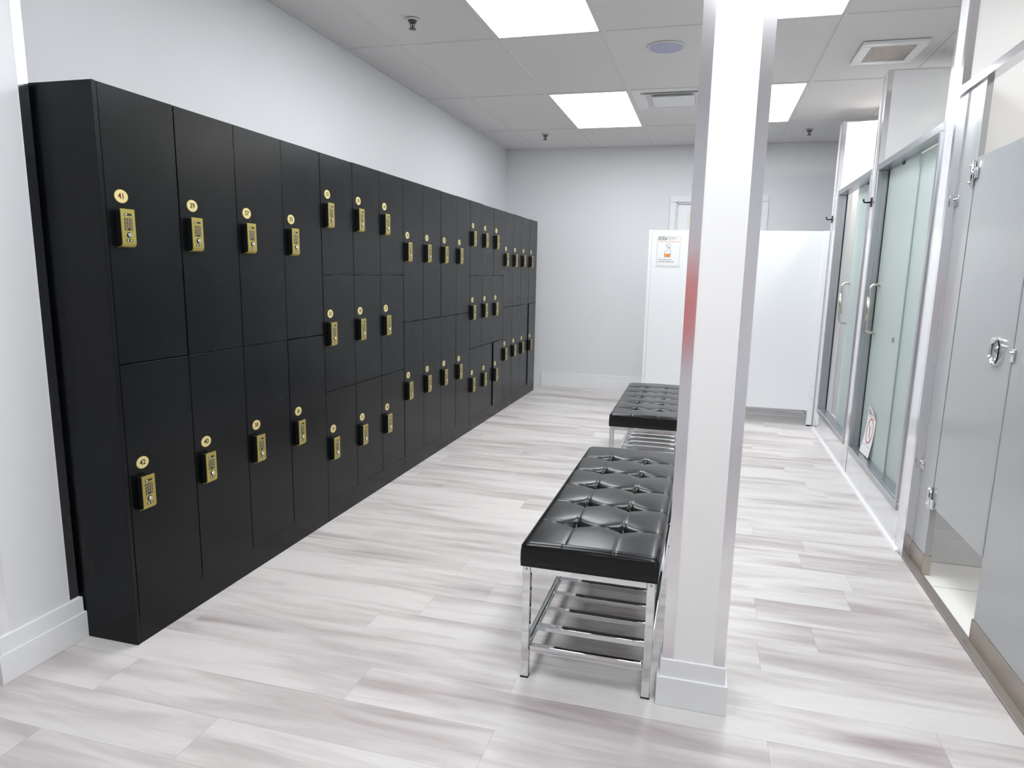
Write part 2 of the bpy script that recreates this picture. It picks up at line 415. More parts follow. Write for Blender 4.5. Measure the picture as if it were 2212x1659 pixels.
# exhaust fan grille
t = thing('exhaust_fan', (2.65, 2.90, CZ), 'square exhaust fan cover with beige grille above the showers', 'exhaust fan')
g = G()
for a in ((-.17, .17, -.20, -.145), (-.17, .17, .145, .20), (-.17, -.115, -.145, .145), (.115, .17, -.145, .145)): g.box(*a, -.014, .002, 'ventm', .004)
g.build('frame', t)
g = G(); g.box(-.115, .115, -.145, .145, -.004, .002, 'fan')
for q in range(14): g.box(-.112, .112, -.14+q*.02, -.132+q*.02, -.008, -.003, 'fan')
g.build('grille', t)

# ------------------------------------------------------------------ lockers
PITCH = .2945; H = 1.763; KZ = .1
# lock, built once: local origin on the door face at the lock's top centre
def lock_mesh():
    g = G()
    g.box(0, .017, -.021, .021, -.108, -.004, 'rubber', .001)
    # gold face bending back to the door at the bottom
    w = .0262; prof = []; R_ = .015
    prof.append((.0235, 0)); prof.append((.0235, -.1))
    for q in range(1, 8):
        a = q/7*PI/2; prof.append((.0235-R_+R_*math.cos(a), -.1-R_*math.sin(a)))
    prof.append((.003, -.115))
    inner = []
    th = .003
    inner.append((.003, -.115+th))
    for q in range(7, 0, -1):
        a = q/7*PI/2; inner.append((.0235-R_+(R_-th)*math.cos(a), -.1-(R_-th)*math.sin(a)))
    inner += [(.0235-th, -.1), (.0235-th, 0)]
    poly = prof+inner
    g.prism([(x, z) for x, z in poly], 'y', -w, w, 'gold')
    xf = .0236
    def slot(zc, hw, hh, k='keys', y0=0.):
        e_ = .0004 if k == 'keymark' else 0.
        pts = []
        for q in range(12):
            a = PI/2+PI*q/11; pts.append((y0-hw+hh+hh*math.cos(a), zc+hh*math.sin(a)))
        for q in range(12):
            a = -PI/2+PI*q/11; pts.append((y0+hw-hh+hh*math.cos(a), zc+hh*math.sin(a)))
        g.prism(pts, 'x', xf-.001, xf+.0006+e_, k)
    slot(-.0165, .0145, .0034); slot(-.0165, .004, .002, 'keymark', -.008)
    for q, z in enumerate((-.031, -.041, -.0505, -.060)):
        slot(z, .0155, .0036)
        for yy in ((-.009, 0, .009) if q < 3 else (-.009, .009)): slot(z, .0024, .0012, 'keymark', yy)
    g.cyl((xf-.001, 0, -.0775), (xf+.001, 0, -.0775), .0088, 'keys', 24)
    g.cyl((xf, 0, -.0775), (xf+.0055, 0, -.0775), .0068, 'chrome', 24, .006)
    slot(-.0935, .0125, .0036); slot(-.0935, .0028, .0024, 'keymark', -.006); slot(-.0935, .0028, .0024, 'keymark', .006)
    bmesh.ops.recalc_face_normals(g.b, faces=g.b.faces[:])
    me = bpy.data.meshes.new('keypad_lock'); g.b.to_mesh(me); g.b.free()
    for k in g.mats: me.materials.append(M[k])
    return me
LOCK = lock_mesh()
def plate_mesh(num):
    g = G(); pts = [(.0245*math.cos(2*PI*q/40), .0192*math.sin(2*PI*q/40)) for q in range(40)]
    g.prism(pts, 'x', .0002, .0016, 'plate')
    pts = [(.0258*math.cos(2*PI*q/40), .0204*math.sin(2*PI*q/40)) for q in range(40)]
    g.prism(pts, 'x', .0001, .0009, 'gold')
    me = text_mesh(str(num), .0245, None, .0003, .00035)
    mt = Matrix(((0, 0, 1, .0018), (1, 0, 0, 0), (0, 1, 0, 0), (0, 0, 0, 1)))
    add_mesh(g, me, mt, 'inkr' if num in (41, 34) else 'ink'); bpy.data.meshes.remove(me)
    m2 = bpy.data.meshes.new('number_plate'); g.b.to_mesh(m2); g.b.free()
    for k in g.mats: m2.materials.append(M[k])
    return m2

banks = []
i = 0
for nb, (ncol, rows) in enumerate(((4, 2), (3, 3), (4, 2), (3, 3), (4, 2))):
    y0 = i*PITCH+.004; y1 = (i+ncol)*PITCH+.004
    hi = {0: 42, 1: 34, 2: 25, 3: 17, 4: 8}[nb]
    lo = {0: 35, 1: 26, 2: 18, 3: 9, 4: 1}[nb]
    t = thing('locker_bank', (-.22, (y0+y1)/2, 0), 'black locker bank with gold keypad locks and doors numbered %d to %d' % (lo, hi), 'lockers', 'banks of black lockers along the left wall')
    org = t.location
    g = G()
    g.box(XW+.002, -.020, y0, y1, KZ, H-.002, 'black', .001)
    if nb == 0: g.box(XW+.002, 0., y0-.016, y0-.0005, 0, H, 'black', .0015)
    if nb == 4: g.box(XW+.002, 0., y1+.0005, y1+.012, 0, H, 'black', .0015)
    g.build('cabinet_body', t, org)
    g = G(); g.box(XW+.004, -.0012+.0006*(nb % 2), y0+.001, y1-.001, 0, KZ+.0004, 'black', .001); g.build('plinth', t, org)
    if rows == 2: zs = [(.934, H), (KZ, .934)]; pz = [1.446, .608]
    else: zs = [(1.213, H), (.653, 1.213), (KZ, .653)]; pz = [1.583, 1.029, .463]
    n0 = hi
    for c in range(ncol):
        ya, yb = y0+c*PITCH, y0+(c+1)*PITCH
        nums = [hi-1-c*2, hi-c*2] if rows == 2 else [hi-2-c*3, hi-1-c*3, hi-c*3]
        for rr in range(rows):
            za, zb = zs[rr]; num = nums[rr]
            jit = random.uniform(-.0015, .0015)
            top = zb-(.0 if rr else -.001)-.0017+jit*(.8 if rr == 0 else .3)
            ga, gb = .0016, .0016
            if num in (24, 25, 15, 16): ga = .003
            if num in (11, 2): ga = .006
            g = G(); wy = yb-ya
            g.box(-.019, 0, -(wy-ga-.0004), -gb, za+(.0012 if za == KZ else .0017), top, 'black', .0012)
            d = g.build('locker_door', t); d.location = (-org.x+random.uniform(-.0008, .0008), yb-org.y, -org.z)
            if num in (11, 2): d.rotation_euler = (0, 0, math.radians(1.3))
            pl = bpy.data.objects.new('number_plate', plate_mesh(num)); col.objects.link(pl); pl.parent = d
            pl.location = (0, -(wy-.058)+random.uniform(-.002, .002), pz[rr]); pl['label'] = 'pale gold oval plate reading %d' % num
            lo_ = bpy.data.objects.new('keypad_lock', LOCK); col.objects.link(lo_); lo_.parent = d
            lo_.location = (0, -(wy-.054)+random.uniform(-.001, .001), pz[rr]-.039+random.uniform(-.0015, .0015)); lo_['label'] = 'gold keypad lock'
    i += ncol

# ------------------------------------------------------------------ post
t = thing('support_post', (1.772, .275, 0), 'tall white square post with metal corner guards beside the benches', 'post')
org = t.location
PX0, PX1, PY0, PY1 = 1.686, 1.858, .19, .36
g = G(); g.box(PX0, PX1, PY0, PY1, 0, CZ, 'post', .002); g.build('post_body', t, org)
g = G(); bb_profile(g, PX0, PX1, PY0, PY1, t=.014, u=.006); g.build('base_trim', t, org)
for x, sx in ((PX0, 1), (PX1, -1)):
    for y, sy in ((PY0, 1), (PY1, -1)):
        o = guard('corner_guard', x, y, sx, sy, .145, CZ, .031, parent=t)
        for v in o.data.vertices: v.co -= org

# ------------------------------------------------------------------ benches
BW, BL, BH = .405, 1.235, .451; FZ = .372
def cushion():
    nx, ny = 90, 270; T = .012
    bx = [BW*(k+1)/3 for k in range(2)]; by = [BL*(k+1)/6 for k in range(5)]
    bx[0] -= .008; bx[1] += .008
    g = G(); vs = {}
    zt = BH-.008
    def h(x, y):
        ex = min(x, BW-x); ey = min(y, BL-y); R_ = .022
        z = 0.
        for e_ in (ex, ey):
            if e_ < R_: z -= R_*.45*(1-math.sqrt(max(0, 1-((R_-e_)/R_)**2)))
        # slight crown
        z += .006*(1-(2*x/BW-1)**2)*(1-.3*abs(2*y/BL-1))
        z += .003*abs(math.sin(PI*y*6/BL))**.5
        # seams
        for b_ in bx: z -= .0016*math.exp(-((x-b_)/.0028)**2)
        for b_ in by: z -= .0022*math.exp(-((y-b_)/.0028)**2)
        # tufts: deep diamond pulled along the cross seam
        for b_ in bx:
            for c in by:
                dx, dy = abs(x-b_), abs(y-c)
                if dx < .12 and dy < .12:
                    z -= .027*math.exp(-(dx/.026+dy/.020)**1.5) + .0075*math.exp(-(dx/.05)**1.7-(dy/.010)**1.4) + .005*math.exp(-(dx/.005)**2-(dy/.032)**2)
                    z -= .004*math.exp(-((dx/.05)**2+(dy/.045)**2))
        # loose wrinkles near the outer tufts
        for c in by:
            dx = bx[0]-x
            if .015 < dx < .11: z += .0022*math.sin((y-c)*520+dx*55+c*40)*math.exp(-((y-c)/.018)**2)*math.sin(PI*(dx-.015)/.095)
        return z
    for a in range(nx+1):
        for b_ in range(ny+1):
            x = BW*a/nx; y = BL*b_/ny
            vs[a, b_] = g.b.verts.new((x, y, zt+h(x, y)))
    i_ = g.mi('leather')
    for a in range(nx):
        for b_ in range(ny):
            f = g.b.faces.new((vs[a, b_], vs[a+1, b_], vs[a+1, b_+1], vs[a, b_+1])); f.material_index = i_; f.smooth = True
    # sides with a soft belly
    ring = [vs[a, 0] for a in range(nx+1)]+[vs[nx, b_] for b_ in range(1, ny+1)]+[vs[a, ny] for a in range(nx-1, -1, -1)]+[vs[0, b_] for b_ in range(ny-1, 0, -1)]
    prev = ring; j_ = g.mi('leatherside')
    for dz, out in ((-.006, .0012), (-.02, .003), (-.045, .0035), (-.066, .002), (FZ-zt, -.003)):
        nxt = []
        for v in ring:
            cx0 = min(max(v.co.x, .02), BW-.02); cy0 = min(max(v.co.y, .02), BL-.02)
            d = Vector((v.co.x-cx0, v.co.y-cy0, 0)); d = d.normalized() if d.length > 1e-6 else Vector((0, 0, 0))
            nxt.append(g.b.verts.new((v.co.x+d.x*out, v.co.y+d.y*out, zt-.006+dz if dz > FZ-zt else FZ)))
        n_ = len(ring)
        for q in range(n_):
            f = g.b.faces.new((prev[q], prev[(q+1) % n_], nxt[(q+1) % n_], nxt[q])); f.material_index = j_; f.smooth = True
        prev = nxt
    f = g.b.faces.new(prev[::-1]); f.material_index = j_
    return g
def bench(x, y, rz, label, group):
    t = thing('tufted_bench', (x, y, 0), label, 'bench', group, rz)
    cu = cushion().build('seat_cushion', t)
    g = G()    # welt round the top edge
    e = -.001; zz = BH-.017
    g.tube([(e+.006, e, zz), (BW-e-.006, e, zz), (BW-e, e+.006, zz), (BW-e, BL-e-.006, zz), (BW-e-.006, BL-e, zz), (e+.006, BL-e, zz), (e, BL-e-.006, zz), (e, e+.006, zz), (e+.006, e, zz)], .0018, 'leather', 8)
    g.build('piping', cu)
    g = G(); bx = (BW/3-.008, BW*2/3+.008)
    for b_ in bx:
        for c in range(1, 6): g.ball((b_, BL*c/6, BH-.034), .006, .006, .003, 'leatherside', 12)
    g.build('tuft_buttons', cu)
    s_ = .024
    for lx in (.004, BW-.004-s_):
        for ly in (.004, BL-.004-s_):
            g = G(); g.box(lx, lx+s_, ly, ly+s_, .004, FZ-.001, 'chrome', .002)
            lg = g.build('leg', t)
            g = G(); g.box(lx-.001, lx+s_+.001, ly-.001, ly+s_+.001, 0, .005, 'rubber', .001); g.build('foot_cap', lg)
            for z in (FZ-.012, .099):
                g = G(); yy = ly if ly < BL/2 else ly+s_; sg = -1 if ly < BL/2 else 1
                g.cyl((lx+s_/2, yy, z), (lx+s_/2, yy+sg*.003, z), .0048, 'satin', 16, .0036); g.build('bolt', lg)
    a0, a1, c0, c1 = .004+s_, BW-.004-s_, .004+s_, BL-.004-s_
    g = G()
    for yy in (.006, BL-.006-.02): g.box(a0, a1, yy, yy+.02, FZ-.023, FZ-.001, 'chrome', .002)
    for xx in (.006, BW-.006-.02): g.box(xx, xx+.02, c0, c1, FZ-.023, FZ-.001, 'chrome', .002)
    g.build('upper_frame', t)
    g = G()
    for yy in (.006, BL-.006-.02): g.box(a0, a1, yy, yy+.02, .086, .112, 'chrome', .006, 3)
    for xx in (.006, BW-.006-.02): g.box(xx, xx+.02, c0, c1, .086, .112, 'chrome', .006, 3)
    sf = g.build('shelf_frame', t)
    n_ = 9
    for q in range(n_):
        yy = .02+(BL-.04)*(q+1)/(n_+1)
        g = G(); g.box(.024, BW-.024, yy-.011, yy+.011, .092, .112, 'chrome', .003); g.build('shelf_bar', sf)
    return t
grp = 'black tufted benches in a row beside the lockers'
bench(1.252, .189, 0, 'black tufted leather bench on chrome legs, the near one beside the white post', grp)
bench(1.238, 2.20, math.radians(.8), 'black tufted leather bench behind the near bench, towards the back wall', grp)

# ------------------------------------------------------------------ white privacy screen with sign
PYS = 4.46
t = thing('privacy_screen', (1.95, PYS, 0), 'low white privacy partition standing before the back door', 'partition')
org = t.location
g = G(); g.box(1.245, 2.655, PYS, PYS+.02, .135, 1.63, 'pwhite', .0015); g.build('panel', t, org)
g = G(); g.box(1.217, 1.243, PYS-.004, PYS+.026, .012, 1.632, 'pwhite', .002); g.build('end_post', t, org)
g = G(); g.box(2.63, 2.672, PYS-.006, PYS+.022, .012, 1.632, 'pwhite', .002); g.build('end_post', t, org)
for x0, x1 in ((1.217, 1.243), (2.63, 2.672)):
    g = G(); g.box(x0+.003, x1-.003, PYS, PYS+.018, 0, .012, 'rubber'); g.build('foot', t, org)
for xx, z in ((1.232, .35), (1.232, .24), (2.654, .35), (2.654, .24)):
    g = G(); g.cyl((xx, PYS-.004, z), (xx, PYS-.009, z), .005, 'satin', 12); g.build('screw', t, org)

# laminated sign on the screen
sx0, sx1, sz0, sz1, sy = 1.287, 1.492, 1.322, 1.585, PYS-.0015
t = thing('spray_bottle_sign', ((sx0+sx1)/2, sy, (sz0+sz1)/2), 'small laminated sign with orange spray bottle, stuck on white screen', 'sign')
org = t.location
g = G(); g.box(sx0, sx1, sy-.001, sy+.0012, sz0, sz1, 'paper', .0004)
for a in ((sx0+.006, sx1-.006, sz0+.008, sz0+.0095), (sx0+.006, sx0+.0075, sz0+.008, sz1-.006), (sx1-.0075, sx1-.006, sz0+.008, sz1-.006), (sx0+.006, sx1-.006, sz1-.0075, sz1-.006)):
    g.box(a[0], a[1], sy-.0014, sy-.001, a[2], a[3], 'greyprint')
g.build('sheet', t, org)
def txt(g, s_, size, x, z, k, y=None, align='LEFT', bold=0.):
    me = text_mesh(s_, size, None, .0002, bold, align)
    mt = Matrix(((1, 0, 0, x), (0, 0, -1, sy-.0014 if y is None else y), (0, 1, 0, z), (0, 0, 0, 1)))
    add_mesh(g, me, mt, k); bpy.data.meshes.remove(me)
g = G()
lx0, lx1, lz0, lz1 = sx0+.014, sx0+.082, sz1-.038, sz1-.010
for a in ((lx0, lx1, lz0, lz0+.004), (lx0, lx1-.014, lz1-.004, lz1), (lx0, lx0+.004, lz0, lz1), (lx1-.004, lx1, lz0, lz1-.003)):
    g.box(a[0], a[1], sy-.0015, sy-.001, a[2], a[3], 'black_print')
txt(g, 'CLUB16', .0175, (lx0+lx1)/2, (lz0+lz1)/2, 'black_print', align='CENTER', bold=.0004)
g.build('logo', t, org)
g = G(); g.box(sx0+.012, sx1-.012, sy-.0014, sy-.001, sz1-.0535, sz1-.050, 'orange'); g.build('orange_rule', t, org)
g = G()
for q, (w_, ) in enumerate(((.066,), (.076,), (.052,))):
    x = sx0+.09
    while x < sx0+.09+w_:
        dw = random.uniform(.006, .014); g.box(x, x+dw, sy-.0014, sy-.001, sz1-.0165-q*.0105, sz1-.0125-q*.0105, 'greyprint'); x += dw+.003
txt(g, 'This bathroom is', .0165, sx0+.018, sz0+.060, 'greyprint', bold=.0003); txt(g, 'regularly disinfected', .0165, sx0+.018, sz0+.042, 'greyprint', bold=.0003)
g.build('lettering', t, org)
g = G()
bxc = sx0+.095; z0 = sz0+.083
out = [(-.025, 0), (-.025, .038), (-.022, .046), (-.004, .056), (.0, .066), (.002, .076), (.017, .076), (.019, .066), (.025, .045), (.025, 0)]
def stroke(g, pts, w_, k, closed=True):
    n_ = len(pts)
    for q in range(n_ if closed else n_-1):
        a = Vector((bxc+pts[q][0], 0, z0+pts[q][1])); b_ = Vector((bxc+pts[(q+1) % n_][0], 0, z0+pts[(q+1) % n_][1])); d = (b_-a)
        if d.length < 1e-6: continue
        nrm = Vector((-d.z, 0, d.x)).normalized()*w_/2
        vs = [g.b.verts.new(Vector((0, sy-.0016, 0))+p) for p in (a+nrm, b_+nrm, b_-nrm, a-nrm)]
        f = g.b.faces.new(vs); f.material_index = g.mi(k)
stroke(g, out, .0022, 'black_print')
stroke(g, [(.001, .078), (.001, .084), (-.008, .098), (-.014, .098), (-.014, .106), (.0, .110), (.018, .110), (.019, .098), (.017, .078)], .0022, 'black_print')
stroke(g, [(-.006, .098), (-.011, .086), (-.005, .086)], .002, 'black_print', False)
g.box(bxc-.0235, bxc+.0235, sy-.0014, sy-.001, z0+.001, z0+.027, 'orange'); g.build('spray_bottle_print', t, org)

# ------------------------------------------------------------------ shower dividers
def divider(ya, yb, label, org_y):
    t = thing('shower_divider', (XR+.6, (ya+yb)/2, 0), label, 'shower wall', 'glossy white walls between the shower stalls')
    org = t.location
    g = G(); g.box(XR, XE-.002, ya, yb, 0, 2.455, 'lam', .001); g.build('panel', t, org)
    for y_, sy_ in ((ya, 1), (yb, -1)):
        o = guard('corner_guard', XR, y_, 1, sy_, .0, 2.4555, .030, parent=t)
        for v in o.data.vertices: v.co -= org
    g = G(); g.box(XR-.0015, XE-.01, ya-.0018, yb+.0018, 2.455, 2.460, 'alum'); g.build('top_trim', t, org)
    return t
divider(4.375, 4.52, 'glossy white shower end wall next to the low white partition', 4.44)
divider(2.972, 3.105, 'glossy white wall with metal corners between the two frosted showers', 3.03)
divider(1.605, 1.762, 'glossy white wall between the nearer frosted shower and the grey stall', 1.68)

# frame fillers so that frame 1 meets its far wall
g = G(); g.box(XR, XR+.10, 4.245, 4.3715, .0, 1.93, 'lam', .001)
tag(g.build('filler_panel'), 'narrow glossy white filler beside the far jamb of the far shower', 'panel')

# ------------------------------------------------------------------ showers
def handle_pts(xg, y, z0, z1, out=.05, r=.028):
    pts = [(xg, y, z1)]
    for q in range(7):
        a = PI/2*q/6; pts.append((xg-out+r-r*math.sin(a), y, z1-r+r*math.cos(a)))
    for q in range(7):
        a = PI/2*q/6; pts.append((xg-out+r-r*math.cos(a), y, z0+r-r*math.sin(a)))
    pts.append((xg, y, z0)); return pts
def shower(ya, yb, gl, fixed, hy, label, clab):
    """ya..yb outer frame; gl=(y0,y1) sliding panel; fixed=(y0,y1) fixed panel"""
    g = G(); g.box(XR, XR+.115, ya+.0, yb-.0, 0, .168, 'lam', .001)
    cb = tag(g.build('shower_curb'), clab, 'curb', 'glossy white shower curbs')
    t = thing('shower_enclosure', (XR+.03, (ya+yb)/2, .168), label, 'shower door', 'framed frosted shower fronts')
    org = t.location; F = .034; x0, x1 = XR-.008, XR+.062; zt, zb = 1.935, .170
    g = G(); g.box(x0+.004, x1, ya, yb, zb, zb+F-.006, 'alumf', .003); g.prism([(x0, zb), (x0+.02, zb), (x0+.02, zb+F), (x0+.007, zb+F), (x0, zb+F-.007)], 'y', ya, yb, 'alumf'); g.box(x0+.018, x1, ya, yb, zb, zb+F+.001, 'alumf', .002)
    g.build('sill', t, org)
    g = G(); g.prism([(x0, zt-.048), (x1, zt-.048), (x1, zt), (x0+.016, zt), (x0, zt-.014)], 'y', ya, yb, 'alumf'); g.build('header_rail', t, org)
    for y_ in (ya, yb-F):
        g = G(); g.box(x0, x0+.03, y_, y_+F, zb+F+.001, zt-.049, 'alumf', .0015); g.box(x0+.026, x1, y_+(0 if y_ == ya else .004), y_+F-(.004 if y_ == ya else 0), zb+F+.001, zt-.049, 'alumf', .002); g.build('jamb', t, org)
    xg = XR+.054
    d = G(); d.box(xg, xg+.006, gl[0], gl[1], zb+F, zt-.05, 'frost'); dd = d.build('sliding_door', t, org)
    g = G(); g.box(xg-.0008, xg+.0068, gl[1], gl[1]+.0012, zb+F, zt-.05, 'glassedge'); g.build('glass_edge', dd, org)
    g = G(); g.tube(handle_pts(xg, hy, .932, 1.219), .0085, 'satin', 16)
    g.cyl((xg-.05, hy, 1.0), (xg-.05, hy, 1.145), .0118, 'satin', 20)
    for z in (.932, 1.219): g.cyl((xg-.004, hy, z), (xg+.0, hy, z), .013, 'satin', 20)
    g.build('pull_handle', dd, org)
    g = G(); g.box(xg+.014, xg+.020, fixed[0], fixed[1], zb+F, zt-.05, 'frost'); g.build('fixed_panel', t, org)
    g = G(); g.box(xg-.003, xg+.004, yb-F-.006, yb-F, zb+F, zt-.05, 'gasket'); g.build('gasket', t, org)
    g = G(); g.box(xg-.006, xg+.001, (gl[0]+gl[1])/2-.02, (gl[0]+gl[1])/2+.02, zt-.062, zt-.048, 'gasket'); g.build('roller', dd, org)
    return t, dd, org
sh1 = shower(3.107, 4.243, (3.16, 3.775), (3.14, 3.70), 3.757,
             'far frosted shower front, its glass door slid open beside the white partition', 'glossy white curb under the far shower door')
sh2 = shower(1.764, 2.955, (2.31, 2.905), (1.80, 2.34), 2.845,
             'nearer frosted shower front with closed sliding glass door and paper notice', 'glossy white curb under the nearer shower door')
g = G(); g.box(XR+.046, XR+.053, 2.395, 2.42, .915, .945, 'satin', .002); g.build('latch_knob', sh2[1], sh2[2])
# shower trays and rear wall cladding
for a, b_, lb in ((3.107, 4.373, 'white shower tray inside the far frosted shower'), (1.764, 2.970, 'white shower tray inside the nearer frosted shower')):
    g = G(); g.box(XR+.117, XE-.03, a, b_, .003, .06, 'lam', .004); g.cyl((3.3, (a+b_)/2, .06), (3.3, (a+b_)/2, .062), .05, 'satin', 24)
    tag(g.build('shower_tray'), lb, 'shower tray')
# skirting strip along the curbs
g = G(); g.prism([(XR-.018, 0), (XR-.0005, 0), (XR-.0005, .016), (XR-.008, .015), (XR-.015, .009)], 'y', 1.66, 4.39, 'trimw')
tag(g.build('trim_2'), kind='structure')
g = G(); g.box(XR-.002, XR+.038, -1.2, 1.655, 0, .008, 'thresh', .003); tag(g.build('trim_3'), kind='structure')

# curled notice on the near shower glass
t = thing('paper_notice', (XR+.045, 2.72, .36), 'curled paper notice with red prohibition circle on lower shower glass', 'notice')
org = t.location
def curl(u, v, off=0.):   # u 0..1 across (far->near), v 0..1 bottom->top
    y = 2.755-.20*u; z = .213+.285*v
    x = XR+.0525 - .024*(1-v)**2.2*(1-.25*u) - off - .014*max(0, v-.8)/.2*u
    y += .025*(1-v)**1.5
    return (x, y, z - (.018*max(0, v-.8)/.2*(u**3)))
def patch(g, u0, u1, v0, v1, k, off, nu=8, nv=16):
    vs = [[g.b.verts.new(curl(u0+(u1-u0)*a/nu, v0+(v1-v0)*b_/nv, off)) for b_ in range(nv+1)] for a in range(nu+1)]
    for a in range(nu):
        for b_ in range(nv):
            f = g.b.faces.new((vs[a][b_], vs[a+1][b_], vs[a+1][b_+1], vs[a][b_+1])); f.material_index = g.mi(k); f.smooth = True
g = G(); patch(g, 0, 1, 0, 1, 'paper', 0); patch(g, 0, 1, 0, 1, 'paper', .0008); g.build('sheet', t, org)
g = G(); patch(g, .06, .94, .80, .815, 'orange', .0014, 8, 1); g.build('orange_rule', t, org)
g = G()
for a in ((.08, .46, .855, .872), (.08, .40, .93, .947), (.08, .11, .855, .947), (.43, .46, .855, .925)): patch(g, a[0], a[1], a[2], a[3], 'black_print', .0014, 3, 2)
for q in range(3): patch(g, .52, .52+.34-.06*q, .93-.03*q, .938-.03*q, 'greyprint', .0014, 4, 1)
for a in (.15, .22, .29, .36): patch(g, a, a+.03, .885, .915, 'black_print', .0014, 1, 1)
g.build('logo', t, org)
g = G()
def ringp(ang, r): return (.5+r*.36*math.cos(ang)/1., .52+r*.27*math.sin(ang))
for q in range(36):
    a0, a1 = 2*PI*q/36, 2*PI*(q+1)/36
    pts = [ringp(a0, 1), ringp(a1, 1), ringp(a1, .885), ringp(a0, .885)]
    f = g.b.faces.new([g.b.verts.new(curl(u, v, .0016)) for u, v in pts]); f.material_index = g.mi('redprint')
for q in range(10):
    a, b_ = q/10, (q+1)/10
    P_ = lambda s_, w_: (.5-.25+.5*s_+w_, .52+.19-.38*s_)
    f = g.b.faces.new([g.b.verts.new(curl(*p, .0017)) for p in (P_(a, -.02), P_(b_, -.02), P_(b_, .03), P_(a, .03))]); f.material_index = g.mi('redprint')
g.build('prohibition_symbol', t, org)
g = G(); patch(g, .46, .56, .38, .64, 'faint', .0012, 3, 5); patch(g, .1, .9, .195, .203, 'greyprint', .0014, 6, 1); g.build('figure_print', t, org)

# black robe hooks
def hook(y, z, label):
    t = thing('robe_hook', (XR-.001, y, z), label, 'hook', 'black robe hooks on the shower walls')
    g = G(); g.box(-.006, 0, -.012, .012, -.028, .028, 'rubber', .002); g.build('backplate', t)
    g = G(); g.tube([(-.004, 0, 0), (-.030, 0, -.002), (-.042, 0, 0), (-.046, 0, .010), (-.046, 0, .020)], .0052, 'rubber', 10); g.build('peg', t)
hook(4.44, 1.722, 'small black robe hook above the low white partition')
hook(3.045, 1.716, 'small black robe hook between the two frosted showers')

# ------------------------------------------------------------------ grey toilet stall front
t = thing('stall_front', (XP, .6, 0), 'grey cubicle front with closed door and steel shoes at the right edge', 'cubicle')
org = t.location; X0, X1 = XP, XP+.024
def pil(y0, y1, nm='pilaster'):
    g = G(); g.box(X0, X1, y0, y1, .05, 2.03, 'grey', .0015); p_ = g.build(nm, t, org)
    g = G()
    g.box(X0-.005, X0-.001, y0-.004, y1+.004, .0025, .088, 'steel', .001); g.box(X1+.001, X1+.005, y0-.004, y1+.004, .0025, .088, 'steel', .001)
    g.box(X0-.005, X1+.005, y0-.005, y0-.001, .0025, .088, 'steel', .001); g.box(X0-.005, X1+.005, y1+.0005, y1+.0035, .0025, .088, 'steel', .001)
    g.build('shoe', p_, org); return p_
pf = pil(1.428, 1.598); pn = pil(-.75, .857)
g = G(); g.box(X0+.001, X1-.001, .866, 1.420, .312, 1.722, 'grey', .0015); dr = g.build('cubicle_door', t, org)
g = G(); g.prism([(X0-.012, 2.012), (X1+.012, 2.012), (X1+.012, 2.052), (X0-.004, 2.052), (X0-.012, 2.044)], 'y', -.75, 1.602, 'alum'); g.build('headrail', t, org)
for z, s_ in ((1.66, 1), (.345, -1)):
    g = G(); g.box(X0-.010, X0, 1.428, 1.452, z-.045, z+.045, 'chrome', .002)
    g.cyl((X0-.008, 1.424, z-.048), (X0-.008, 1.424, z+.048), .007, 'chrome', 14)
    g.box(X0-.009, X0, 1.385, 1.42, z-.02-.02*(s_ < 0), z+.02-.02*(s_ < 0), 'chrome', .002)
    for dz in (-.032, .032): g.ball((X0-.012, 1.444, z+dz), .005, .006, .006, 'chrome', 12)
    g.build('hinge', t, org)
for z in (1.575, .447):
    g = G(); g.box(X0-.004, X0, 1.572, 1.599, z-.022, z+.022, 'chrome', .0015); g.box(X0-.026, X0-.001, 1.5965, 1.600, z-.022, z+.022, 'chrome', .001)
    g.ball((X0-.006, 1.582, z+.006), .005, .006, .006, 'chrome', 12); g.build('wall_bracket', t, org)
# recessed oval door pull + strike
g = G()
pts = []
for q in range(24):
    a = 2*PI*q/24; pts.append((.985+.049*math.copysign(abs(math.cos(a))**.75, math.cos(a)), 1.014+.049*math.copysign(abs(math.sin(a))**.8, math.sin(a))))
def ringx(g, P_, s0, s1, x0, x1, k):
    c = (.985, 1.017); n_ = len(P_)
    A = [g.b.verts.new((x0, c[0]+(p[0]-c[0])*s0, c[1]+(p[1]-c[1])*s0)) for p in P_]; B = [g.b.verts.new((x1, c[0]+(p[0]-c[0])*s1, c[1]+(p[1]-c[1])*s1)) for p in P_]
    for q in range(n_):
        f = g.b.faces.new((A[q], A[(q+1) % n_], B[(q+1) % n_], B[q])); f.material_index = g.mi(k); f.smooth = True
    return B
ringx(g, pts, 1., .97, X0+.001, X0-.010, 'chrome'); ringx(g, pts, .97, .82, X0-.010, X0-.012, 'chrome'); B = ringx(g, pts, .82, .76, X0-.012, X0-.002, 'chrome')
f = g.b.faces.new(B); f.material_index = g.mi('grey')
g.tube([(X0-.004, .957, 1.035), (X0-.013, .962, 1.02), (X0-.004, .957, .995)], .004, 'chrome', 8)
g.build('door_pull', dr, org)
g = G(); g.box(X0-.006, X0, .835, .857, .992, 1.035, 'chrome', .002); g.ball((X0-.009, .850, 1.022), .006, .006, .006, 'chrome', 12); g.build('strike', pn, org)
g = G(); g.box(X0-.002, X0+.02, .8575, .8655, .32, 1.71, 'greyedge'); g.build('door_stop', t, org)
# side skirting inside the stall
g = G(); g.box(XP+.045, XE, 1.588, 1.603, .003, .11, 'trimw', .0015); g.box(XP+.045, XE, 1.594, 1.603, .11, .155, 'trimw', .001)
struct(g, 'baseboard_stall')

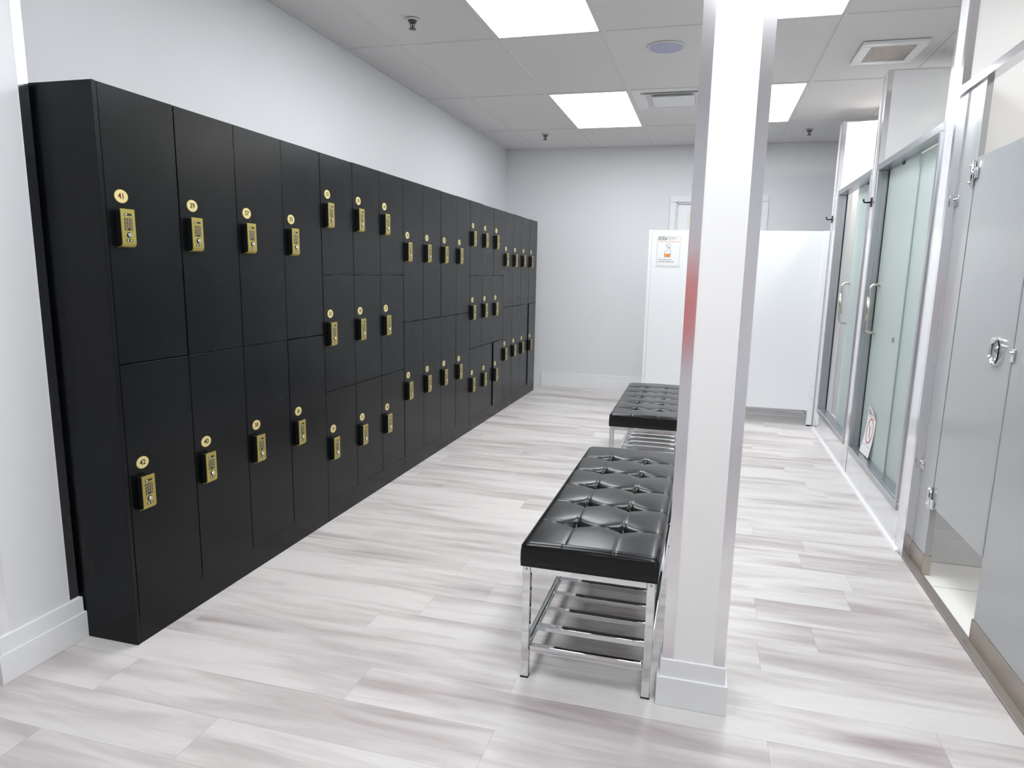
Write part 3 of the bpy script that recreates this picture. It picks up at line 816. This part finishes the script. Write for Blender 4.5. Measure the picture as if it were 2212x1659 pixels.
# lamps inside the shower ceiling; the nearer shower's is added to brighten its glass
M['down_added'] = mat('added_downlight_soft', (255, 255, 255), .5, emit=(255, 250, 240), es=110.)
for n_, (x, y, lb) in enumerate(((3.0, 4.12, 'bright recessed ceiling lamp over the far shower'), (3.35, 2.3, 'added ceiling lamp over the nearer shower, brightening its frosted glass'), (3.3, 1.0, 'recessed ceiling lamp inside the grey cubicle'))):
    t = thing('recessed_lamp', (x, y, CZ), lb, 'ceiling lamp', 'recessed lamps over the stalls')
    g = G(); g.cyl((0, 0, .002), (0, 0, -.005), .085, 'ventm', 36, .08); g.build('trim_ring', t)
    g = G(); g.cyl((0, 0, -.004), (0, 0, -.008), .066, 'down_added' if n_ == 1 else 'down', 36); g.build('lens', t)

# made-up red jacket, out of view, giving the red reflection in the post's corners
M['red'] = mat('red_cloth', (232, 100, 92), .8)
t = thing('red_stand_in', (1.52, YN+.07, 1.36), 'added red jacket shape behind the camera, for the red reflection on the post', 'jacket')
g = G()
half = [(0, 0), (.07, .0), (.20, -.05), (.25, -.12), (.27, -.45), (.245, -.62), (.20, -.60), (.19, -.30), (.185, -.80), (.1, -.83), (0, -.82)]
prof = half + [(-a, b_) for a, b_ in half[::-1][1:-1]]
n_ = len(prof); rings = []
for y_, s_ in ((-.055, .93), (-.035, 1.), (.03, 1.), (.05, .9)):
    rings.append([g.b.verts.new((p[0]*s_, y_+.008*math.sin(p[0]*40+p[1]*9), p[1]*s_*.76-.02)) for p in prof])
for a, b_ in zip(rings, rings[1:]):
    for q in range(n_):
        f = g.b.faces.new((a[q], a[(q+1) % n_], b_[(q+1) % n_], b_[q])); f.material_index = g.mi('red'); f.smooth = True
g.b.faces.new(rings[0][::-1]); g.b.faces.new(rings[-1]); g.build('stand_in_body', t)
g = G(); g.tube([(0, -.05, .0), (0, -.035, .04), (0, -.065, .045)], .004, 'satin', 8); g.box(-.02, .02, -.069, -.064, .02, .07, 'satin', .001); g.build('stand_in_peg', t)

# ------------------------------------------------------------------ camera
f_px, ppx, ppy = 1466.785, 19.806, 19.082
r_, u_, f_ = Vector((.96463, .262693, .021954)), Vector((-.066771, .162924, .984377)), Vector((-.255012, .951025, -.174702))
cam = bpy.data.cameras.new('camera'); co = bpy.data.objects.new('camera', cam); col.objects.link(co)
mw = Matrix((( r_.x, u_.x, -f_.x, 1.741336), (r_.y, u_.y, -f_.y, -1.681354), (r_.z, u_.z, -f_.z, 1.245004), (0, 0, 0, 1)))
co.matrix_world = mw
cam.sensor_fit = 'HORIZONTAL'; cam.sensor_width = 36; cam.lens = f_px/2212*36
cam.shift_x = -ppx/2212; cam.shift_y = ppy/2212
cam.clip_start = .02
sc.camera = co

w = bpy.data.worlds.new('world'); sc.world = w; w.use_nodes = True
w.node_tree.nodes['Background'].inputs['Color'].default_value = (.8, .85, .9, 1); w.node_tree.nodes['Background'].inputs['Strength'].default_value = .3
sc.view_settings.view_transform = 'Standard'; sc.view_settings.look = 'None'; sc.view_settings.gamma = 1.
sc.view_settings.use_curve_mapping = False
sc.view_settings.exposure = .0
